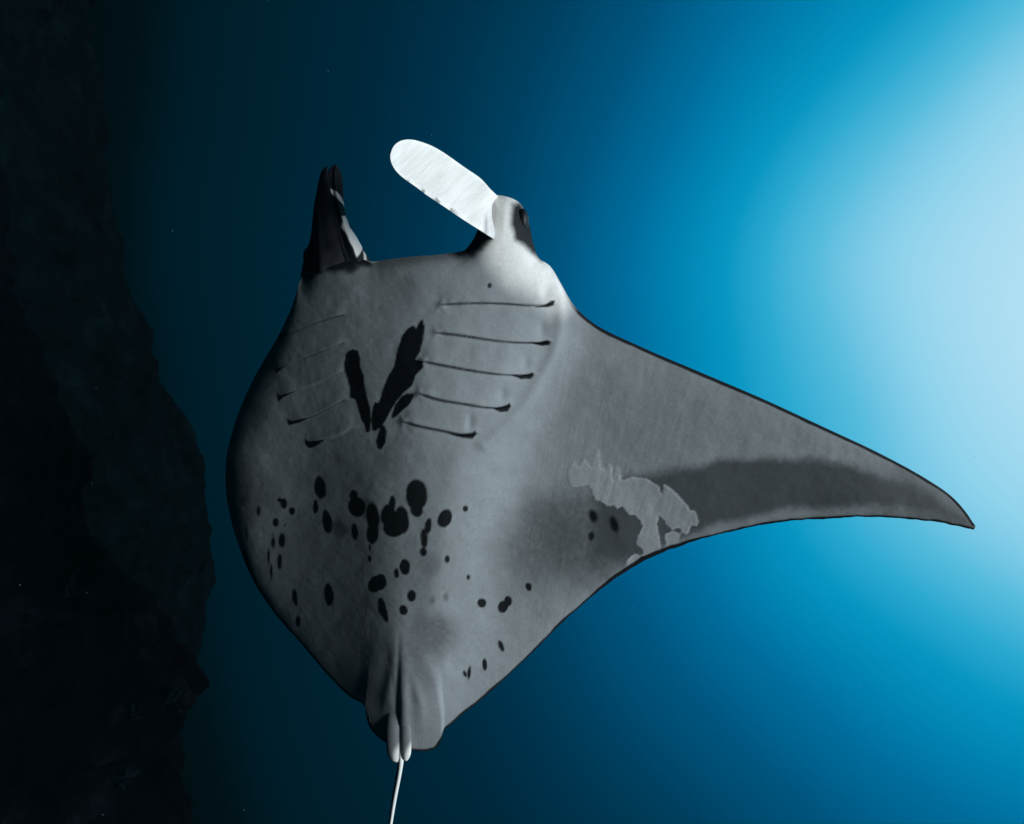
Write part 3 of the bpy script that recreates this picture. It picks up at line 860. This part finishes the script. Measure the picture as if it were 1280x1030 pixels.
def make_eye(x, y, dd, rx, ry, rz):
    n, mm = 28, 40
    th = np.linspace(0, np.pi, n)[:, None]; ph = np.linspace(0, 2 * np.pi, mm, endpoint=False)[None]
    c = unp(x, y, dd)
    V = np.stack([rx * np.sin(th) * np.cos(ph), ry * np.cos(th) + 0 * ph, rz * np.sin(th) * np.sin(ph)], -1) + c
    e = Mesh()
    e.add(V.reshape(-1, 3), grid_faces(n, mm, wrap_v=True), np.full((n * mm, 3), 0.01), np.zeros((n * mm, 3)))
    o = e.build('eye', em, parent=manta)
    o.parent = manta
    o.matrix_parent_inverse = Matrix.Translation(-manta.location)
    return o


make_eye(653, 277, 2.43, 0.022, 0.042, 0.040)
make_eye(387, 322, 2.56, 0.020, 0.036, 0.040)


# ------------------------------------------------------------------ reef
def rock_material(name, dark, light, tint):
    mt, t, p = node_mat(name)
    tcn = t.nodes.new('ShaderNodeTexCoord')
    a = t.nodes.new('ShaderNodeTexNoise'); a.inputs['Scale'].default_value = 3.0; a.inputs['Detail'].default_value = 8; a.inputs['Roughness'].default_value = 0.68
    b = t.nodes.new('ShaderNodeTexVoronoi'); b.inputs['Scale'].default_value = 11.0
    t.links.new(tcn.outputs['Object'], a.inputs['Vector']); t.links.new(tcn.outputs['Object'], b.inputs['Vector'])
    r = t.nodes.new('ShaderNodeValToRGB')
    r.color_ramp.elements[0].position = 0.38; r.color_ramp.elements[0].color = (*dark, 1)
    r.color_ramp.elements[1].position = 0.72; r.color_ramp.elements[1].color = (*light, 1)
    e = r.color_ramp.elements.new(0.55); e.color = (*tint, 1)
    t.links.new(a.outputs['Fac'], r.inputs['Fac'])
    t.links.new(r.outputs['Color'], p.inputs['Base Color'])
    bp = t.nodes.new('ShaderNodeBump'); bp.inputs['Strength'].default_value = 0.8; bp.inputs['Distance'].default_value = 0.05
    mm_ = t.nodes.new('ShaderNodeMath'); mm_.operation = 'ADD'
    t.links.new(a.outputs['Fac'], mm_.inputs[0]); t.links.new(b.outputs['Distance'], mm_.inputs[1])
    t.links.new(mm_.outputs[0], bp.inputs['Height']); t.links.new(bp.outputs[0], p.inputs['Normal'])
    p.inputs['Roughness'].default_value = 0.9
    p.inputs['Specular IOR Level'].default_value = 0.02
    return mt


ROCK_NEAR = rock_material('reef_rock_near', (0.0002, 0.0002, 0.0003), (0.0048, 0.0046, 0.0068), (0.0005, 0.0005, 0.0009))  # near-black base colour stands in for shade on the rock
ROCK_FAR_HAZED = rock_material('reef_rock_far_hazed', (0.0002, 0.0008, 0.0010), (0.0012, 0.0040, 0.0048), (0.0004, 0.0018, 0.0022))  # haze of the distance put into the rock colour as teal


def reef(name, edge, dmid, dspan, curve, amp, freq, mat, nd, ny, y0, y1, seed):
    """slope whose crest, at distance dmid, follows the edge curve"""
    D = np.linspace(dmid - dspan[0], dmid + dspan[1], nd)[:, None] + np.zeros((1, ny))
    ypx = np.linspace(y0, y1, ny)[None, :] + np.zeros((nd, 1))
    e = np.array(edge, float)
    ex = pchip(e[:, 0], e[:, 1], ypx.ravel()).reshape(ypx.shape)
    Yc = (H / 2 - ypx) / F * dmid
    Xc = (ex - W / 2) / F * dmid - curve * (D - dmid) ** 2
    P = np.stack([Xc, Yc, -D], -1)
    for i in range(nd):
        for j in range(ny):
            v = Vector((P[i, j, 0] * 0.3 + seed, P[i, j, 1], P[i, j, 2])) * freq
            n_ = mnoise.fractal(v, 0.9, 2.1, 6)
            rg = 1 - abs(mnoise.noise(v * 2.3)) * 2
            P[i, j, 0] += amp * (0.75 * n_ + 0.25 * rg)
            P[i, j, 1] += amp * 0.4 * mnoise.noise(v * 1.7 + Vector((9, 3, 1)))
    mb = Mesh()
    mb.add(P.reshape(-1, 3), grid_faces(nd, ny), np.full((nd * ny, 3), 0.02), np.zeros((nd * ny, 3)))
    o = mb.build(name, mat)
    o['kind'] = 'structure'
    return o, P


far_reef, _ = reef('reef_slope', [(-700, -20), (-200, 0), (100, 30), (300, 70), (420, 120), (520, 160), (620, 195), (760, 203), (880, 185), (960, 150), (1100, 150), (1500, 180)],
                   6.2, (3.2, 5.0), 0.13, 0.24, 1.3, ROCK_FAR_HAZED, 190, 260, -700, 1500, 3.3)
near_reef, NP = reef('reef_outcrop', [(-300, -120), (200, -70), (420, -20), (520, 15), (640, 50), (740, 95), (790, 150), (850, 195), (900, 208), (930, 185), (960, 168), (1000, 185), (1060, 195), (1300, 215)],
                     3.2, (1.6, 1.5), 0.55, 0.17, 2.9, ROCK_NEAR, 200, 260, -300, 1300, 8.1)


# soft corals on the outcrop, each with its own stems
cm, ct, cp = node_mat('coral_skin')
cn = ct.nodes.new('ShaderNodeTexNoise'); cn.inputs['Scale'].default_value = 60
crr = ct.nodes.new('ShaderNodeValToRGB')
crr.color_ramp.elements[0].color = (0.001, 0.002, 0.003, 1); crr.color_ramp.elements[1].color = (0.0022, 0.005, 0.006, 1)
ct.links.new(cn.outputs['Fac'], crr.inputs['Fac']); ct.links.new(crr.outputs['Color'], cp.inputs['Base Color'])
cp.inputs['Roughness'].default_value = 0.9
cp.inputs['Specular IOR Level'].default_value = 0.02


def coral(x, y, size, label, seed, lean):
    rr = random.Random(seed)
    # root: nearest reef vertex on the pixel, the one that shows
    ppx = W / 2 + NP[..., 0] / -NP[..., 2] * F; ppy = H / 2 - NP[..., 1] / -NP[..., 2] * F
    k = np.argmin((ppx - x) ** 2 + (ppy - y) ** 2 + 60 * (-NP[..., 2]))
    root = NP.reshape(-1, 3)[k] - np.array([0.01, 0, 0])
    mb = Mesh()
    for q in range(9):
        a = rr.uniform(-0.9, 0.9) + lean; b = rr.uniform(-0.6, 0.6)
        ln = size * rr.uniform(0.45, 0.8)
        n, mm = 9, 7
        pts = []
        p = root + np.array([0, rr.uniform(-.3, .3), rr.uniform(-.3, .3)]) * size * 0.5
        dirv = np.array([math.cos(a), math.sin(a), b]); dirv /= np.linalg.norm(dirv)
        for i in range(n):
            pts.append(p.copy()); p = p + dirv * ln / (n - 1)
            dirv = dirv + np.array([rr.uniform(-.2, .2), rr.uniform(-.2, .25), rr.uniform(-.2, .2)]); dirv /= np.linalg.norm(dirv)
        pts = np.array(pts)
        u = np.linspace(0, 1, n)
        rad = size * 0.13 * (1 - 0.6 * u) * (1 + 0.25 * np.sin(u * 18)); rad[-1] = 0.001
        tn = np.gradient(pts, axis=0); tn /= np.linalg.norm(tn, axis=1, keepdims=True)
        s1 = np.cross(tn, [0.2, 0.3, 0.9]); s1 /= np.linalg.norm(s1, axis=1, keepdims=True); s2 = np.cross(tn, s1)
        ph = np.linspace(0, 2 * np.pi, mm, endpoint=False)
        V = pts[:, None] + rad[:, None, None] * (s1[:, None] * np.cos(ph)[None, :, None] + s2[:, None] * np.sin(ph)[None, :, None])
        mb.add(V.reshape(-1, 3), grid_faces(n, mm, wrap_v=True), np.full((n * mm, 3), 0.05), np.zeros((n * mm, 3)))
    o = mb.build('soft_coral', cm, origin=to_world(root))
    o['label'] = label; o['category'] = 'coral'; o['group'] = 'soft corals on the dark reef'


coral(207, 878, 0.13, 'pale tuft of soft coral on the outermost tip of the rock outcrop', 1, 0.5)
coral(165, 895, 0.09, 'small dim tuft of soft coral on the rock face behind the outermost tip', 2, 0.2)
coral(150, 975, 0.12, 'dim branching soft coral low under the notch of the rock outcrop', 3, 0.1)
coral(90, 742, 0.10, 'bluish soft coral on the upper shoulder of the rock outcrop', 4, 0.6)

# ------------------------------------------------------------------ drifting flecks
pm, pt, pp = node_mat('plankton_fleck')
pp.inputs['Base Color'].default_value = (0.75, 0.78, 0.8, 1)
pp.inputs['Roughness'].default_value = 0.8
mb = Mesh()
base = np.array([[0, 0, 1], [0, 0, -1], [1, 0, 0], [-1, 0, 0], [0, 1, 0], [0, -1, 0]], float)
tri = np.array([[0, 2, 4, 4], [0, 4, 3, 3], [0, 3, 5, 5], [0, 5, 2, 2], [1, 4, 2, 2], [1, 3, 4, 4], [1, 5, 3, 3], [1, 2, 5, 5]])
th = np.linspace(0, np.pi, 5)[:, None]; ph = np.linspace(0, 2 * np.pi, 6, endpoint=False)[None]
ball = np.stack([np.sin(th) * np.cos(ph), np.sin(th) * np.sin(ph), np.cos(th) + 0 * ph], -1).reshape(-1, 3)
bf = grid_faces(5, 6, wrap_v=True)
FLECKS = [(1226, 90, 2.2), (1222, 98, 2.25), (1206, 50, 2.6), (985, 268, 2.3), (120, 485, 2.4), (1198, 484, 2.8), (948, 460, 2.6)]
for k in range(64):
    dd = rng.uniform(1.3, 5.0)
    c = unp(rng.uniform(-200, 1480), rng.uniform(-150, 1180), dd)
    if k < len(FLECKS):
        c = unp(*FLECKS[k])
    sz = rng.uniform(0.0004, 0.0011) * (1.8 if k % 17 == 0 else 1)
    st = np.array([rng.uniform(.5, 1.2), rng.uniform(.8, 2.4), rng.uniform(.5, 1.2)])
    mb.add(c + ball * st * sz, bf, np.full((len(ball), 3), 0.7), np.zeros((len(ball), 3)))
fl_ = mb.build('suspended_particles', pm)
fl_['kind'] = 'stuff'
fl_['label'] = 'tiny pale flecks drifting in the blue water'
fl_['category'] = 'particles'

# ------------------------------------------------------------------ the water between things
HD = 0.006
if HD > 0:
    lo = np.array([1e9] * 3); hi = -lo
    for o in scene.objects:
        if o.type == 'MESH':
            for c in o.bound_box:
                w = np.array(o.matrix_world @ Vector(c)) if o.parent is None else np.array(Vector(c))
                if o.parent is None:
                    lo = np.minimum(lo, w); hi = np.maximum(hi, w)
    lo = np.minimum(lo, C) - 1.0; hi = np.maximum(hi, C) + 1.0
    me = bpy.data.meshes.new('haze')
    vv = [(x, y, z) for x in (lo[0], hi[0]) for y in (lo[1], hi[1]) for z in (lo[2], hi[2])]
    me.from_pydata(vv, [], [(0, 1, 3, 2), (4, 6, 7, 5), (0, 4, 5, 1), (2, 3, 7, 6), (0, 2, 6, 4), (1, 5, 7, 3)])
    hm = bpy.data.materials.new('water_haze'); hm.use_nodes = True
    ht = hm.node_tree
    for n in list(ht.nodes):
        ht.nodes.remove(n)
    ho = ht.nodes.new('ShaderNodeOutputMaterial'); hv = ht.nodes.new('ShaderNodeVolumePrincipled')
    hv.inputs['Color'].default_value = (0.06, 0.50, 0.68, 1)
    hv.inputs['Density'].default_value = HD
    hv.inputs['Anisotropy'].default_value = 0.4
    ht.links.new(hv.outputs[0], ho.inputs['Volume'])
    me.materials.append(hm)
    hob = bpy.data.objects.new('haze', me); COL.objects.link(hob)
    hob['kind'] = 'stuff'
